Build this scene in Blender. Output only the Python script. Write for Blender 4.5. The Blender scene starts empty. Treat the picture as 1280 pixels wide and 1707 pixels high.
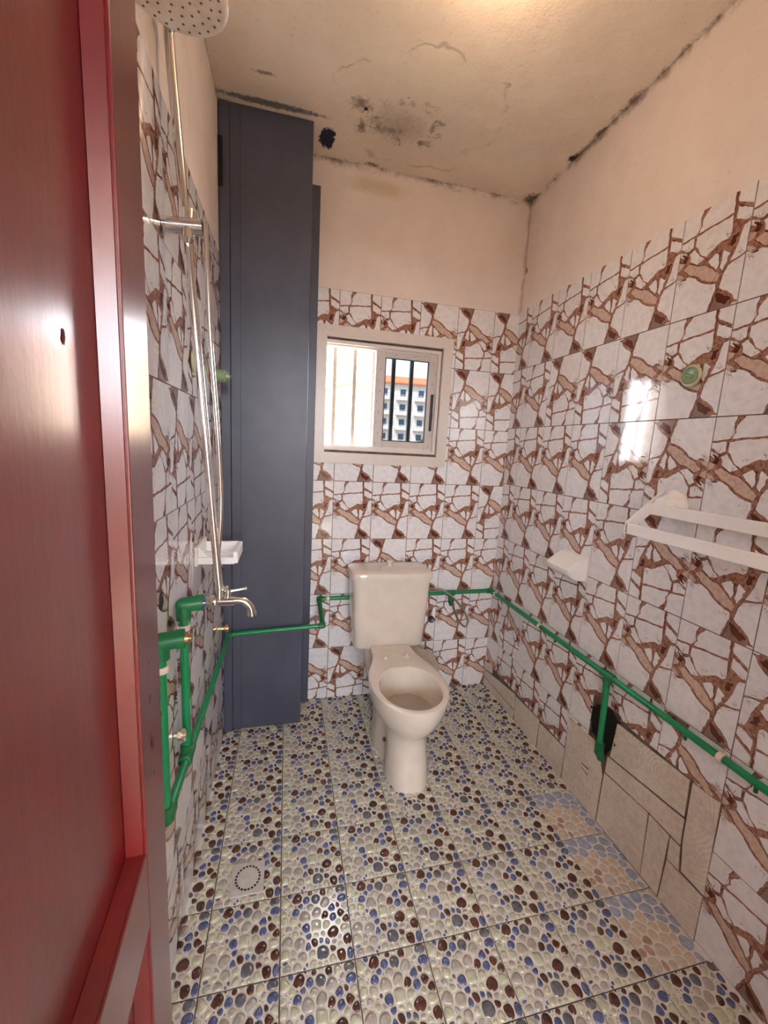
import bpy, bmesh, math, random
from mathutils import Vector, Matrix
from math import sin, cos, pi, radians

S = bpy.context.scene
COL = S.collection
# ---------------------------------------------------------------- camera, sky, sun, exposure
CAM = Vector((-1.1742, -2.055, 1.3783))
RT = Vector((0.9722288, -0.2278922, 0.0532567)); UP = Vector((-0.015032, 0.1662831, 0.9859635)); FW = Vector((0.2335491, 0.9593827, -0.1582396))
cd = bpy.data.cameras.new('camera'); cam = bpy.data.objects.new('camera', cd); COL.objects.link(cam)
M = Matrix((RT, UP, -FW)).transposed().to_4x4(); M.translation = CAM
cam.matrix_world = M
cd.sensor_fit = 'HORIZONTAL'; cd.sensor_width = 36; cd.lens = 680.43 * 36 / 1280; cd.clip_start = .01; cd.clip_end = 400
S.camera = cam
S.view_settings.view_transform = 'Standard'; S.view_settings.look = 'None'
S.view_settings.exposure = 0.62; S.view_settings.gamma = 1; S.view_settings.use_curve_mapping = False
S.cycles.max_bounces = 10; S.cycles.diffuse_bounces = 6; S.cycles.glossy_bounces = 5; S.cycles.transparent_max_bounces = 12
S.cycles.caustics_reflective = False; S.cycles.sample_clamp_indirect = 8

W = bpy.data.worlds.new('sky'); S.world = W; W.use_nodes = True
wn = W.node_tree; wn.nodes.clear()
sky = wn.nodes.new('ShaderNodeTexSky'); sky.sky_type = 'NISHITA'; sky.sun_disc = False
sky.sun_elevation = radians(52); sky.sun_rotation = radians(215); sky.dust_density = 3.0; sky.air_density = 1.0
mixc = wn.nodes.new('ShaderNodeMix'); mixc.data_type = 'RGBA'; mixc.inputs[0].default_value = .75
mixc.inputs[7].default_value = (9, 9.3, 9.8, 1)      # hazy bright cloud over the blue
bg = wn.nodes.new('ShaderNodeBackground'); bg.inputs[1].default_value = 2.2
wo = wn.nodes.new('ShaderNodeOutputWorld')
wn.links.new(sky.outputs[0], mixc.inputs[6]); wn.links.new(mixc.outputs[2], bg.inputs[0]); wn.links.new(bg.outputs[0], wo.inputs[0])

sd = bpy.data.lights.new('sun', 'SUN'); sd.energy = 42; sd.angle = radians(.6); sd.color = (1, .97, .92)
sun = bpy.data.objects.new('sun', sd); COL.objects.link(sun)
sun.rotation_euler = Vector((.45, .55, -.95)).to_track_quat('-Z', 'Y').to_euler()

def portal(name, loc, direction, sx, sy):
    l = bpy.data.lights.new(name, 'AREA'); l.shape = 'RECTANGLE'; l.size = sx; l.size_y = sy
    l.cycles.is_portal = True
    o = bpy.data.objects.new(name, l); COL.objects.link(o); o.location = loc
    o.rotation_euler = Vector(direction).to_track_quat('-Z', 'Z').to_euler()
portal('window_portal', (-.73, .14, 1.61), (0, -1, 0), .64, .54)
portal('doorway_portal', (-.98, -2.34, 1.02), (0, 1, 0), .76, 2.02)
# added bulb above the frame, put in for the warm glow on the ceiling
ADDED_BULB = Vector((-.66, -.97, 2.52))
bl = bpy.data.lights.new('added_bulb_light', 'POINT'); bl.energy = 2.9; bl.color = (1, .67, .42); bl.shadow_soft_size = .03
bo = bpy.data.objects.new('added_bulb_light', bl); COL.objects.link(bo); bo.location = ADDED_BULB

# ---------------------------------------------------------------- constants of the room
WX = -1.446; H = 2.626; FY = -2.33
TH = .2987; TW = .2
# ---------------------------------------------------------------- node helpers
class NT:
    def __init__(s, name):
        s.m = bpy.data.materials.new(name); s.m.use_nodes = True
        s.t = s.m.node_tree; s.t.nodes.clear()
        s.out = s.t.nodes.new('ShaderNodeOutputMaterial'); s.b = s.t.nodes.new('ShaderNodeBsdfPrincipled')
        s.t.links.new(s.b.outputs[0], s.out.inputs[0])
        s.pos = s.t.nodes.new('ShaderNodeNewGeometry').outputs['Position']
    def n(s, kind, **kw):
        n = s.t.nodes.new(kind)
        for k, v in kw.items(): setattr(n, k, v)
        return n
    def put(s, sock, v):
        if hasattr(v, 'is_linked') or hasattr(v, 'links'): s.t.links.new(v, sock)
        else: sock.default_value = v
    def math(s, op, a, b=0.0, c=0.0, clamp=False):
        n = s.n('ShaderNodeMath', operation=op, use_clamp=clamp)
        s.put(n.inputs[0], a); s.put(n.inputs[1], b); s.put(n.inputs[2], c); return n.outputs[0]
    def noise(s, scale, detail=4, rough=.55, vec=None, out=0):
        n = s.n('ShaderNodeTexNoise'); s.t.links.new(vec or s.pos, n.inputs['Vector'])
        n.inputs['Scale'].default_value = scale; n.inputs['Detail'].default_value = detail; n.inputs['Roughness'].default_value = rough
        return n.outputs[out]
    def ramp(s, f, lo, hi, a=0.0, b=1.0):
        n = s.n('ShaderNodeMapRange'); n.clamp = True; n.interpolation_type = 'SMOOTHSTEP'
        s.put(n.inputs[0], f); n.inputs[1].default_value = lo; n.inputs[2].default_value = hi
        n.inputs[3].default_value = a; n.inputs[4].default_value = b; return n.outputs[0]
    def mix(s, f, a, b):
        n = s.n('ShaderNodeMix', data_type='RGBA')
        s.put(n.inputs[0], f); s.put(n.inputs[6], a if not isinstance(a, tuple) else rgba(a)); s.put(n.inputs[7], b if not isinstance(b, tuple) else rgba(b))
        return n.outputs[2]
    def dist(s, c, r):           # scaled distance to a point, radii r
        v = s.n('ShaderNodeVectorMath', operation='SUBTRACT'); s.t.links.new(s.pos, v.inputs[0]); v.inputs[1].default_value = c
        d = s.n('ShaderNodeVectorMath', operation='DIVIDE'); s.t.links.new(v.outputs[0], d.inputs[0]); d.inputs[1].default_value = r
        l = s.n('ShaderNodeVectorMath', operation='LENGTH'); s.t.links.new(d.outputs[0], l.inputs[0]); return l.outputs['Value']
    def bump(s, h, strength=.3, dist=.002):
        n = s.n('ShaderNodeBump'); n.inputs['Strength'].default_value = strength; n.inputs['Distance'].default_value = dist
        s.t.links.new(h, n.inputs['Height']); s.t.links.new(n.outputs[0], s.b.inputs['Normal'])
    def set(s, **kw):
        names = dict(color='Base Color', rough='Roughness', metal='Metallic', coat='Coat Weight', coatr='Coat Roughness', ior='IOR', trans='Transmission Weight', spec='Specular IOR Level', sub='Subsurface Weight')
        for k, v in kw.items():
            s.put(s.b.inputs[names[k]], rgba(v) if isinstance(v, tuple) else v)
        return s.m
def rgba(c):
    return tuple(c) if len(c) == 4 else tuple(c) + (1,)
def srgb(r, g, b):
    f = lambda c: (c/255/12.92) if c/255 <= .04045 else ((c/255+.055)/1.055)**2.4
    return (f(r), f(g), f(b))
def simple(name, c, rough=.4, metal=0.0, var=.12, scale=40, bump=0, coat=0):
    t = NT(name); n = t.noise(scale)
    dark = tuple(x*(1-var) for x in c)
    t.set(color=t.mix(t.ramp(n, .35, .65), dark, c), rough=rough, metal=metal, coat=coat)
    if bump: t.bump(n, bump)
    return t.m

# wall tile glaze
def glaze(name, c, c2, rough=.08, scale=45):
    t = NT(name)
    n = t.noise(scale, 5, .65)
    w = t.noise(7, 2, .4)
    t.set(color=t.mix(t.ramp(n, .35, .7), c, c2), rough=rough, ior=1.52)
    t.bump(w, .08, .003)
    return t.m
T_WHITE = glaze('tile_white', srgb(234, 233, 236), srgb(222, 219, 222))
T_BROWN = glaze('tile_brown', srgb(170, 130, 112), srgb(122, 76, 60), scale=110)
T_TAN = glaze('tile_tan', srgb(208, 184, 170), srgb(186, 156, 140), scale=90)
T_DARK = glaze('tile_dark_vein', srgb(104, 50, 34), srgb(84, 52, 46), scale=200)
def cream():
    t = NT('tile_offcut_cream'); w = t.n('ShaderNodeTexWave'); w.wave_type = 'RINGS'; w.rings_direction = 'X'
    mp = t.n('ShaderNodeMapping'); mp.inputs['Location'].default_value = (0, 1.16, -.40); t.t.links.new(t.pos, mp.inputs[0]); t.t.links.new(mp.outputs[0], w.inputs[0])
    w.inputs['Scale'].default_value = 26; w.inputs['Distortion'].default_value = 2.5; w.inputs['Detail'].default_value = 1; w.inputs['Detail Scale'].default_value = .6
    f = t.math('MULTIPLY', w.outputs[1], t.ramp(t.noise(7, 3, .5), .42, .6))
    c = t.mix(t.ramp(t.noise(60, 5, .7), .35, .7), srgb(212, 202, 190), srgb(192, 178, 166)); c = t.mix(t.math('MULTIPLY', f, .55), c, srgb(228, 222, 210))
    return t.set(color=c, rough=.3)
T_CREAM = cream()
GROUT = simple('wall_grout', srgb(112, 92, 82), .9, var=.45, scale=18)
HOLE = simple('broken_plaster_hole', (.012, .011, .009), .95, var=.6, scale=60, bump=.8)

def plaster(name, ceiling=False):
    t = NT(name)
    base = t.mix(t.ramp(t.noise(3.5, 5, .6), .3, .7), *((srgb(240, 228, 210), srgb(228, 214, 196)) if ceiling else (srgb(233, 223, 218), srgb(222, 211, 206))))
    base = t.mix(t.math('MULTIPLY', t.ramp(t.noise(70, 4, .6), .60, .72), .25), base, srgb(170, 150, 138))
    n1 = t.noise(16, 6, .7); n2 = t.noise(60, 5, .7); nw = t.noise(6, 3, .5)
    def blob(col, c, r, amt, nz=n1, edge=.6, wob=1.1):
        nonlocal base
        d = t.math('ADD', t.dist(c, r), t.math('MULTIPLY', t.math('SUBTRACT', nz, .5), wob))
        base = t.mix(t.math('MULTIPLY', t.ramp(d, 1, edge, 0, 1), amt), base, col)
    def ring(col, c, r, wid, amt, nz=n1, wob=.5):
        nonlocal base
        d = t.math('ADD', t.dist(c, r), t.math('MULTIPLY', t.math('SUBTRACT', nz, .5), wob))
        d = t.math('ABSOLUTE', t.math('SUBTRACT', d, 1.0))
        base = t.mix(t.math('MULTIPLY', t.ramp(d, wid, 0, 0, 1), amt), base, col)
    if ceiling:
        z = H
        br = t.noise(5.5, 3, .6)
        blob(srgb(206, 194, 172), (-.72, -.32, z), (.40, .30, 1), .6, n1, .1, .8)
        ring(srgb(158, 128, 96), (-.70, -.34, z), (.30, .27, 1), .05, t.math('MULTIPLY', t.ramp(br, .44, .62), .5), nw, 1.1)
        blob(srgb(150, 138, 128), (-.76, -.27, z), (.16, .11, 1), .55, n2, .0, 1.6)
        ring(srgb(112, 100, 88), (-.73, -.29, z), (.135, .10, 1), .22, t.math('MULTIPLY', t.ramp(t.noise(13, 4, .7), .44, .60), .8), n2, 1.3)
        blob(srgb(110, 94, 84), (-.925, -.33, z), (.055, .045, 1), .8, n2, .1, 2.4)
        blob(srgb(44, 30, 24), (-.905, -.315, z), (.012, .010, 1), 1, n2, .4, 1.2)
        blob(srgb(112, 88, 60), (-.905, -.225, z), (.03, .05, 1), .8, n2, .1, 2.4)
        blob(srgb(112, 98, 88), (-.78, -.24, z), (.06, .035, 1), .6, n2, .0, 2.8)
        blob(srgb(96, 82, 66), (-.655, -.215, z), (.025, .022, 1), .8, n2, .1, 2.2)
        blob(srgb(110, 98, 88), (-.635, -.30, z), (.018, .04, 1), .7, n2, .1, 2.4)
        blob(srgb(96, 74, 62), (-.82, -.02, z), (.05, .02, 1), .8, n2, .1, 2.4)
        blob(srgb(50, 50, 72), (-1.03, -.12, z), (.035, .065, 1), 1, n2, .8, 1.3)   # slip of the blue paint
        blob(srgb(60, 60, 78), (-1.25, -.23, z), (.25, .02, 1), .8, n2, .5, 1.5)
        blob(srgb(90, 74, 70), (-1.27, -.36, z), (.05, .012, 1), .7, n2, .2, 2)
        blob(srgb(60, 34, 22), (-.01, -.33, z), (.03, .03, 1), 1, n2, .4, 1.6)
        blob(srgb(80, 60, 50), (-.02, -.03, z), (.05, .05, 1), .8, n2, .2, 2)
        ax = ((.0, 1), (.0, 0))
    # mould and cracks that run along the joint of wall and ceiling
    sx = t.n('ShaderNodeSeparateXYZ'); t.t.links.new(t.pos, sx.inputs[0])
    X, Y, Z = sx.outputs
    if ceiling:
        for co in (Y, X):
            d = t.math('ADD', t.math('ABSOLUTE', co), t.math('MULTIPLY', t.math('SUBTRACT', n1, .5), .09))
            a = t.math('MULTIPLY', t.ramp(d, .022, .0), t.ramp(t.noise(9, 4, .7), .42, .62))
            base = t.mix(t.math('MULTIPLY', a, .85), base, srgb(92, 70, 58))
    else:
        d = t.math('ADD', t.math('ABSOLUTE', t.math('SUBTRACT', Z, H)), t.math('MULTIPLY', t.math('SUBTRACT', n1, .5), .09))
        a = t.math('MULTIPLY', t.ramp(d, .03, .0), t.ramp(t.noise(9, 4, .7), .4, .6))
        base = t.mix(t.math('MULTIPLY', a, .7), base, srgb(100, 80, 66))
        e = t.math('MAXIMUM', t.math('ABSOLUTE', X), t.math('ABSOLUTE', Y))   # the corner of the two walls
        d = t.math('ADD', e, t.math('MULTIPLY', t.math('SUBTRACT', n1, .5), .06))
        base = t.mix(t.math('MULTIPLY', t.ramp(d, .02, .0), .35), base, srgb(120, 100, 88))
        blob(srgb(190, 170, 128), (-.78, 0, 2.55), (.22, 1, .05), .5, n1, .2, .9)
        blob(srgb(60, 40, 30), (0, -.02, 2.30), (1, .012, .02), .9, n2, .3, 1.5)
    t.set(color=base, rough=.92, spec=.2)
    h = t.math('ADD', t.noise(22, 5, .6), t.math('MULTIPLY', t.noise(150, 3, .6), .25))
    t.bump(h, .5, .006)
    return t.m
PLASTER = plaster('plaster_wall'); PLASTER_C = plaster('plaster_ceiling', True)

# ---------------------------------------------------------------- mesh helpers
class MB:
    """collects faces in one mesh with material slots"""
    def __init__(s): s.v = []; s.f = []; s.mi = []; s.mats = []; s.sm = []
    def slot(s, m):
        if m not in s.mats: s.mats.append(m)
        return s.mats.index(m)
    def face(s, pts, m, smooth=False):
        b = len(s.v); s.v += [tuple(p) for p in pts]; s.f.append(tuple(range(b, b+len(pts)))); s.mi.append(s.slot(m)); s.sm.append(smooth)
    def add(s, vs, fs, m, smooth=False):
        b = len(s.v); s.v += [tuple(p) for p in vs]; k = s.slot(m)
        for f in fs: s.f.append(tuple(i+b for i in f)); s.mi.append(k); s.sm.append(smooth)
        return s
    def box(s, lo, hi, m, bev=0, seg=2):
        bm = bmesh.new(); bmesh.ops.create_cube(bm, size=1)
        lo = Vector(lo); hi = Vector(hi)
        for v in bm.verts: v.co = Vector([lo[i] + (v.co[i]+.5)*(hi[i]-lo[i]) for i in range(3)])
        if bev: bmesh.ops.bevel(bm, geom=bm.edges[:], offset=bev, segments=seg, affect='EDGES', profile=.5)
        return s.bm(bm, m, False)
    def bm(s, bm, m, smooth=False):
        bm.verts.index_update()
        s.add([v.co.copy() for v in bm.verts], [tuple(v.index for v in f.verts) for f in bm.faces], m, smooth); bm.free(); return s
    def tube(s, pts, r, m, n=14, cap=True):
        pts = [Vector(p) for p in pts]; rr = r if isinstance(r, (list, tuple)) else [r]*len(pts)
        vs = []; fs = []
        tan = []
        for i in range(len(pts)):
            a = pts[max(i-1, 0)]; b = pts[min(i+1, len(pts)-1)]; tan.append((b-a).normalized())
        up = Vector((0, 0, 1)) if abs(tan[0].z) < .9 else Vector((1, 0, 0))
        x = tan[0].cross(up).normalized()
        for i, p in enumerate(pts):
            x = (x - tan[i]*x.dot(tan[i])).normalized(); y = tan[i].cross(x)
            for k in range(n):
                a = 2*pi*k/n; vs.append(p + (x*cos(a)+y*sin(a))*rr[i])
        for i in range(len(pts)-1):
            for k in range(n): fs.append((i*n+k, i*n+(k+1) % n, (i+1)*n+(k+1) % n, (i+1)*n+k))
        if cap: fs.append(tuple(range(n-1, -1, -1))); fs.append(tuple((len(pts)-1)*n+k for k in range(n)))
        return s.add(vs, fs, m, True)
    def build(s, name, parent=None, loc=None, bevel=0):
        me = bpy.data.meshes.new(name); me.from_pydata(s.v, [], s.f)
        for m in s.mats: me.materials.append(m)
        me.polygons.foreach_set('material_index', s.mi); me.polygons.foreach_set('use_smooth', s.sm)
        me.update(); me.validate()
        o = bpy.data.objects.new(name, me); COL.objects.link(o)
        if any(s.sm):
            md = o.modifiers.new('n', 'EDGE_SPLIT'); md.split_angle = radians(38)
        if parent: o.parent = parent
        return o
def fillet(pts, r, n=6):
    pts = [Vector(p) for p in pts]; out = [pts[0]]
    for i in range(1, len(pts)-1):
        a, b, c = pts[i-1], pts[i], pts[i+1]
        u = (a-b).normalized(); v = (c-b).normalized(); p = b+u*r; q = b+v*r
        for k in range(n+1):
            t = k/n; out.append(p*(1-t)**2 + b*2*t*(1-t) + q*t*t)
    out.append(pts[-1]); return out
def smoothpath(pts, n=8):
    pts = [Vector(p) for p in pts]; out = []
    for i in range(len(pts)-1):
        p0 = pts[max(i-1, 0)]; p1 = pts[i]; p2 = pts[i+1]; p3 = pts[min(i+2, len(pts)-1)]
        for k in range(n):
            t = k/n
            out.append(.5*((2*p1)+(p2-p0)*t+(2*p0-5*p1+4*p2-p3)*t*t+(3*p1-p0-3*p2+p3)*t**3))
    out.append(pts[-1]); return out
def thing(name, label, cat, loc=(0, 0, 0), group=None):
    o = bpy.data.objects.new(name, None); COL.objects.link(o); o.empty_display_size = .05
    o['label'] = label; o['category'] = cat
    if group: o['group'] = group
    o.location = loc
    return o
def adopt(root):       # parts are modelled in room coordinates; keep them there under a root that has a location
    for c in bpy.data.objects:
        if c.parent == root:
            c.data = c.data
            for v in c.data.vertices: v.co -= root.location
            for g in bpy.data.objects:
                if g.parent == c:
                    for v in g.data.vertices: v.co -= root.location
def tag(o, label, cat, group=None):
    o['label'] = label; o['category'] = cat
    if group: o['group'] = group
    return o
def struct(o): o['kind'] = 'structure'; return o
def lathe(profile, n=32):      # profile of (r,z)
    vs = []; fs = []
    for r, z in profile:
        for k in range(n): a = 2*pi*k/n; vs.append(Vector((r*cos(a), r*sin(a), z)))
    for i in range(len(profile)-1):
        for k in range(n): fs.append((i*n+k, i*n+(k+1) % n, (i+1)*n+(k+1) % n, (i+1)*n+k))
    fs.append(tuple(range(n-1, -1, -1))); fs.append(tuple((len(profile)-1)*n+k for k in range(n)))
    return vs, fs
def turned(mb, profile, m, loc, axis=(0, 0, 1), n=32):
    vs, fs = lathe(profile, n); q = Vector(axis).to_track_quat('Z', 'Y').to_matrix()
    return mb.add([q @ v + Vector(loc) for v in vs], fs, m, True)

# ---------------------------------------------------------------- the printed wall tile (u,v in 0..1), every tile carries the same print
R = random.Random(5)
SH = dict(
 S1=[(0, 1), (.30, 1), (.264, .92), (.279, .85), (.22, .79), (0, .775)],
 S2=[(.40, 1), (.735, 1), (.745, .83), (.57, .81), (.41, .806), (.262, .79), (.305, .85), (.30, .91)],
 S2b=[(.24, .765), (.42, .785), (.574, .79), (.745, .805), (.765, .645), (.72, .615), (.634, .618), (.559, .592), (.439, .535), (.35, .572), (.31, .618), (.24, .68)],
 S3=[(.775, 1), (1, 1), (1, .822), (.904, .86), (.795, .90)],
 S4=[(.80, .86), (.919, .815), (1, .782), (1, .715), (.904, .72), (.80, .755)],
 S5=[(.925, .675), (1, .685), (1, .437), (.889, .410), (.80, .405), (.845, .47), (.884, .565)],
 S6=[(.735, .30), (.79, .372), (.889, .396), (1, .418), (1, .03), (.955, .045), (.915, .095), (.82, .150), (.71, .20)],
 S7=[(.479, .481), (.59, .528), (.63, .50), (.645, .404), (.62, .375)],
 S8=[(.694, .525), (.79, .475), (.715, .345), (.669, .384)],
 S9=[(0, .76), (.20, .768), (.21, .68), (.13, .66), (0, .71)],
 S9b=[(0, .69), (.12, .645), (.09, .60), (0, .64)],
 S10=[(.16, .63), (.235, .655), (.314, .590), (.41, .525), (.30, .500), (.19, .555)],
 S11=[(0, .43), (.10, .40), (.21, .405), (.32, .368), (.42, .305), (.54, .265), (.645, .245), (.66, .195), (.575, 0), (0, 0)],
 S12=[(.93, .02), (1, .018), (1, 0), (.90, 0)])
TAN = [[(.10, .50), (.19, .53), (.33, .478), (.44, .455), (.58, .385), (.69, .31), (.665, .265), (.55, .285), (.43, .325), (.33, .385), (.20, .43)],
       [(0, .585), (.10, .56), (.07, .52), (0, .50)], [(0, .48), (.08, .45), (.17, .39), (.08, .395), (0, .44)]]
GREY = [[(.60, .01), (.68, .18), (.80, .12), (.90, .055), (.885, .01)]]
DARK = [[(.66, .155), (.75, .135), (.85, .098), (.905, .055), (.84, .025), (.73, .06)], [(.05, .66), (.12, .62), (.16, .60), (.13, .56), (.06, .575), (.08, .60)],
        [(.78, .62), (.86, .63), (.84, .55), (.79, .53)]]
def jag(poly, amp=.006, step=.045):
    out = []
    for i in range(len(poly)):
        a = poly[i]; b = poly[(i+1) % len(poly)]
        dx = b[0]-a[0]; dy = (b[1]-a[1])*1.5; L = math.hypot(dx, dy)
        border = (a[0] == b[0] and a[0] in (0, 1)) or (a[1] == b[1] and a[1] in (0, 1))
        k = 1 if border else max(1, int(L/step))
        for j in range(k):
            t = j/k; x = a[0]+(b[0]-a[0])*t; y = a[1]+(b[1]-a[1])*t
            if not border and j: x += R.gauss(0, amp); y += R.gauss(0, amp*.66)
            out.append((x, y))
    return out
PRINT = []       # (layer, material, polygon)
for p in SH.values(): PRINT.append((1, T_WHITE, jag(p)))
for p in TAN: PRINT.append((1, T_TAN, jag(p)))
for p in GREY: PRINT.append((1, simple('tile_grey_vein', srgb(146, 118, 104), .15, scale=90), jag(p)))
for p in DARK: PRINT.append((2, T_DARK, jag(p, .010, .03)))
def crack(pts, w, mat, layer=2):
    a = jag_line(pts)
    n = len(a); L = []; Rr = []
    for i, (x, y) in enumerate(a):
        x0, y0 = a[max(i-1, 0)]; x1, y1 = a[min(i+1, n-1)]
        dx = x1-x0; dy = (y1-y0)*1.5; l = math.hypot(dx, dy) or 1
        ww = .7*w*(1-.85*i/(n-1))*R.uniform(.6, 1.2)
        L.append((x-dy/l*ww, y+dx/l*ww/1.5)); Rr.append((x+dy/l*ww, y-dx/l*ww/1.5))
    for i in range(n-1): PRINT.append((layer, mat, [L[i], L[i+1], Rr[i+1], Rr[i]]))
def jag_line(pts, step=.03, amp=.006):
    out = []
    for a, b in zip(pts, pts[1:]):
        k = max(1, int(math.hypot(b[0]-a[0], b[1]-a[1])/step))
        for j in range(k):
            t = j/k; out.append((a[0]+(b[0]-a[0])*t+R.gauss(0, amp)*(j > 0), a[1]+(b[1]-a[1])*t+R.gauss(0, amp*.66)*(j > 0)))
    out.append(pts[-1]); return out
# hair cracks that fringe the veins
for pts, w in [([(.19, .535), (.33, .478), (.44, .462), (.58, .39), (.70, .31)], .011), ([(.08, .50), (.20, .42), (.33, .375), (.43, .31), (.55, .27), (.66, .25)], .007),
               ([(.24, .76), (.21, .68), (.13, .63)], .012), ([(.75, 1), (.77, .82), (.77, .64)], .012), ([(.80, .87), (.92, .82), (1, .79)], .010),
               ([(.30, 1), (.27, .91), (.24, .80)], .010), ([(0, .77), (.22, .79), (.42, .80), (.74, .815)], .006),
               ([(.60, .0), (.70, .19), (.72, .30), (.78, .38)], .010), ([(.64, .52), (.655, .40), (.70, .33)], .012)]:
    crack(pts, w, T_DARK)
for (x, y, ang, spread, ln, cnt) in [(.06, .40, -70, 60, .11, 10), (.13, .66, 60, 100, .12, 12), (.75, .63, 150, 60, .10, 8), (.66, .20, -150, 40, .08, 6), (.50, .62, 170, 30, .05, 3),
                                   (.86, .40, 20, 30, .12, 5), (.70, .32, 10, 60, .10, 5), (.92, .70, -40, 60, .10, 5), (.55, .23, -120, 40, .07, 5), (.30, .50, 90, 50, .08, 5), (.10, .60, 180, 60, .09, 6), (.02, .60, 60, 100, .12, 6), (.95, .46, 160, 50, .09, 5)]:
    for _ in range(cnt):
        a = radians(ang + R.uniform(-spread, spread)); l = ln*R.uniform(.4, 1.2)
        x0 = x+R.uniform(-.05, .05); y0 = y+R.uniform(-.03, .03)
        x1 = x0+l*cos(a); y1 = y0+l*sin(a)/1.5*1.0
        crack([(x0, y0), ((x0+x1)/2+R.gauss(0, .012), (y0+y1)/2), (x1, y1)], .0045, R.choice((T_BROWN, T_DARK)))

def clip(poly, x0, y0, x1, y1):
    def cut(ps, inside, inter):
        out = []
        for i in range(len(ps)):
            a = ps[i-1]; b = ps[i]; ia = inside(a); ib = inside(b)
            if ib:
                if not ia: out.append(inter(a, b))
                out.append(b)
            elif ia: out.append(inter(a, b))
        return out
    def ix(x): return lambda a, b: (x, a[1]+(b[1]-a[1])*(x-a[0])/(b[0]-a[0]))
    def iy(y): return lambda a, b: (a[0]+(b[0]-a[0])*(y-a[1])/(b[1]-a[1]), y)
    for ins, it in ((lambda p: p[0] >= x0, ix(x0)), (lambda p: p[0] <= x1, ix(x1)), (lambda p: p[1] >= y0, iy(y0)), (lambda p: p[1] <= y1, iy(y1))):
        if len(poly) < 3: return []
        poly = cut(poly, ins, it)
    return poly if len(poly) >= 3 else []
def tile_wall(mb, fmap, a0, a1, off, z0, z1, zoff, rot, holes=(), backing=True):
    """fmap(a,z,h) -> world; a runs to the viewer's right. Tiles at off+k*TW."""
    g = .0016
    zs = []
    k0 = math.floor((a0-off)/TW); k1 = math.ceil((a1-off)/TW)
    r0 = math.floor((z0-zoff)/TH+1e-6); r1 = math.ceil((z1-zoff)/TH-1e-6)
    for k in range(k0, k1):
        for r in range(r0, r1):
            X0 = off+k*TW; Z0 = zoff+r*TH
            rects = [(max(a0, X0+g), max(z0, Z0+g), min(a1, X0+TW-g), min(z1, Z0+TH-g))]
            for h in holes:
                nr = []
                for q in rects:
                    x0, y0, x1, y1 = q
                    if h[0] >= x1 or h[2] <= x0 or h[1] >= y1 or h[3] <= y0: nr.append(q); continue
                    if h[1] > y0: nr.append((x0, y0, x1, h[1]))
                    if h[3] < y1: nr.append((x0, h[3], x1, y1))
                    yy0 = max(y0, h[1]); yy1 = min(y1, h[3])
                    if h[0] > x0: nr.append((x0, yy0, h[0], yy1))
                    if h[2] < x1: nr.append((h[2], yy0, x1, yy1))
                rects = nr
            fl = rot(k, r)
            for (x0, y0, x1, y1) in rects:
                if x1-x0 < .002 or y1-y0 < .002: continue
                base = [(x0, y0), (x1, y0), (x1, y1), (x0, y1)]
                mb.face([fmap(a, z, .003) for a, z in base], T_BROWN)
                for i in range(4):
                    a = base[i]; b = base[(i+1) % 4]
                    mb.face([fmap(*a, 0), fmap(*b, 0), fmap(*b, .003), fmap(*a, .003)], T_WHITE)
                for layer, mat, poly in PRINT:
                    pp = [((1-u, 1-v) if fl else (u, v)) for u, v in poly]
                    pp = clip([(X0+u*TW, Z0+v*TH) for u, v in pp], x0, y0, x1, y1)
                    if pp: mb.face([fmap(a, z, .003+.00022*layer) for a, z in pp], mat)

# ---------------------------------------------------------------- walls
TOP = 7*TH
# back wall, with the window opening
WIN = (-1.035, 1.35, -.42, 1.865)
mb = MB()
for lo, hi in (((WX-.15, 0, 0), (WIN[0], .15, H)), ((WIN[2], 0, 0), (.15, .15, H)), ((WIN[0], 0, 0), (WIN[2], .15, WIN[1])), ((WIN[0], 0, WIN[3]), (WIN[2], .15, H))): mb.box(lo, hi, PLASTER)
bw = lambda a, z, h: (a, -h, z)
for q in ((WX, 0, WIN[0], TOP), (WIN[2], 0, 0, TOP), (WIN[0], 0, WIN[2], WIN[1]), (WIN[0], WIN[3], WIN[2], TOP)):
    mb.face([bw(q[0], q[1], .001), bw(q[2], q[1], .001), bw(q[2], q[3], .001), bw(q[0], q[3], .001)], GROUT)
def rot_back(k, r):    # k counts from the joint .143 left of the corner; -1 is the sliver in the corner... 
    if r == 0: return k <= -3
    if r == 2: return k == -3
    if r == 3: return k == 0
    if r in (5, 6): return k >= -2
    return False
tile_wall(mb, bw, WX, 0, -.1426, 0, TOP, 0, lambda k, r: rot_back(k, r), holes=((-1.045, 1.29, -.366, 1.925),))
struct(mb.build('wall_back'))
# right wall
mb = MB(); mb.box((0, FY-.15, 0), (.15, 0, H), PLASTER)
rw = lambda a, z, h: (-h, -a, z)
mb.face([rw(0, 0, .001), rw(-FY, 0, .001), rw(-FY, TOP+.016, .001), rw(0, TOP+.016, .001)], GROUT)
def rot_right(k, r):   # k=0 is the tile that starts .124 from the corner
    if r == 5: return k in (1, 2, 3)
    if r == 4: return k in (3, 4)
    if r == 1: return k in (0, 5)
    return (k*7+r*3) % 11 == 4
tile_wall(mb, rw, 0, -FY, .1242, 0, TOP+.0165, .0165, rot_right, holes=((0, 0, .09, .15), (.09, 0, .55, .155), (.55, 0, .73, .155), (.73, 0, .935, .30), (.935, 0, 1.33, .46), (.84, .30, .975, .475)))
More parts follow.
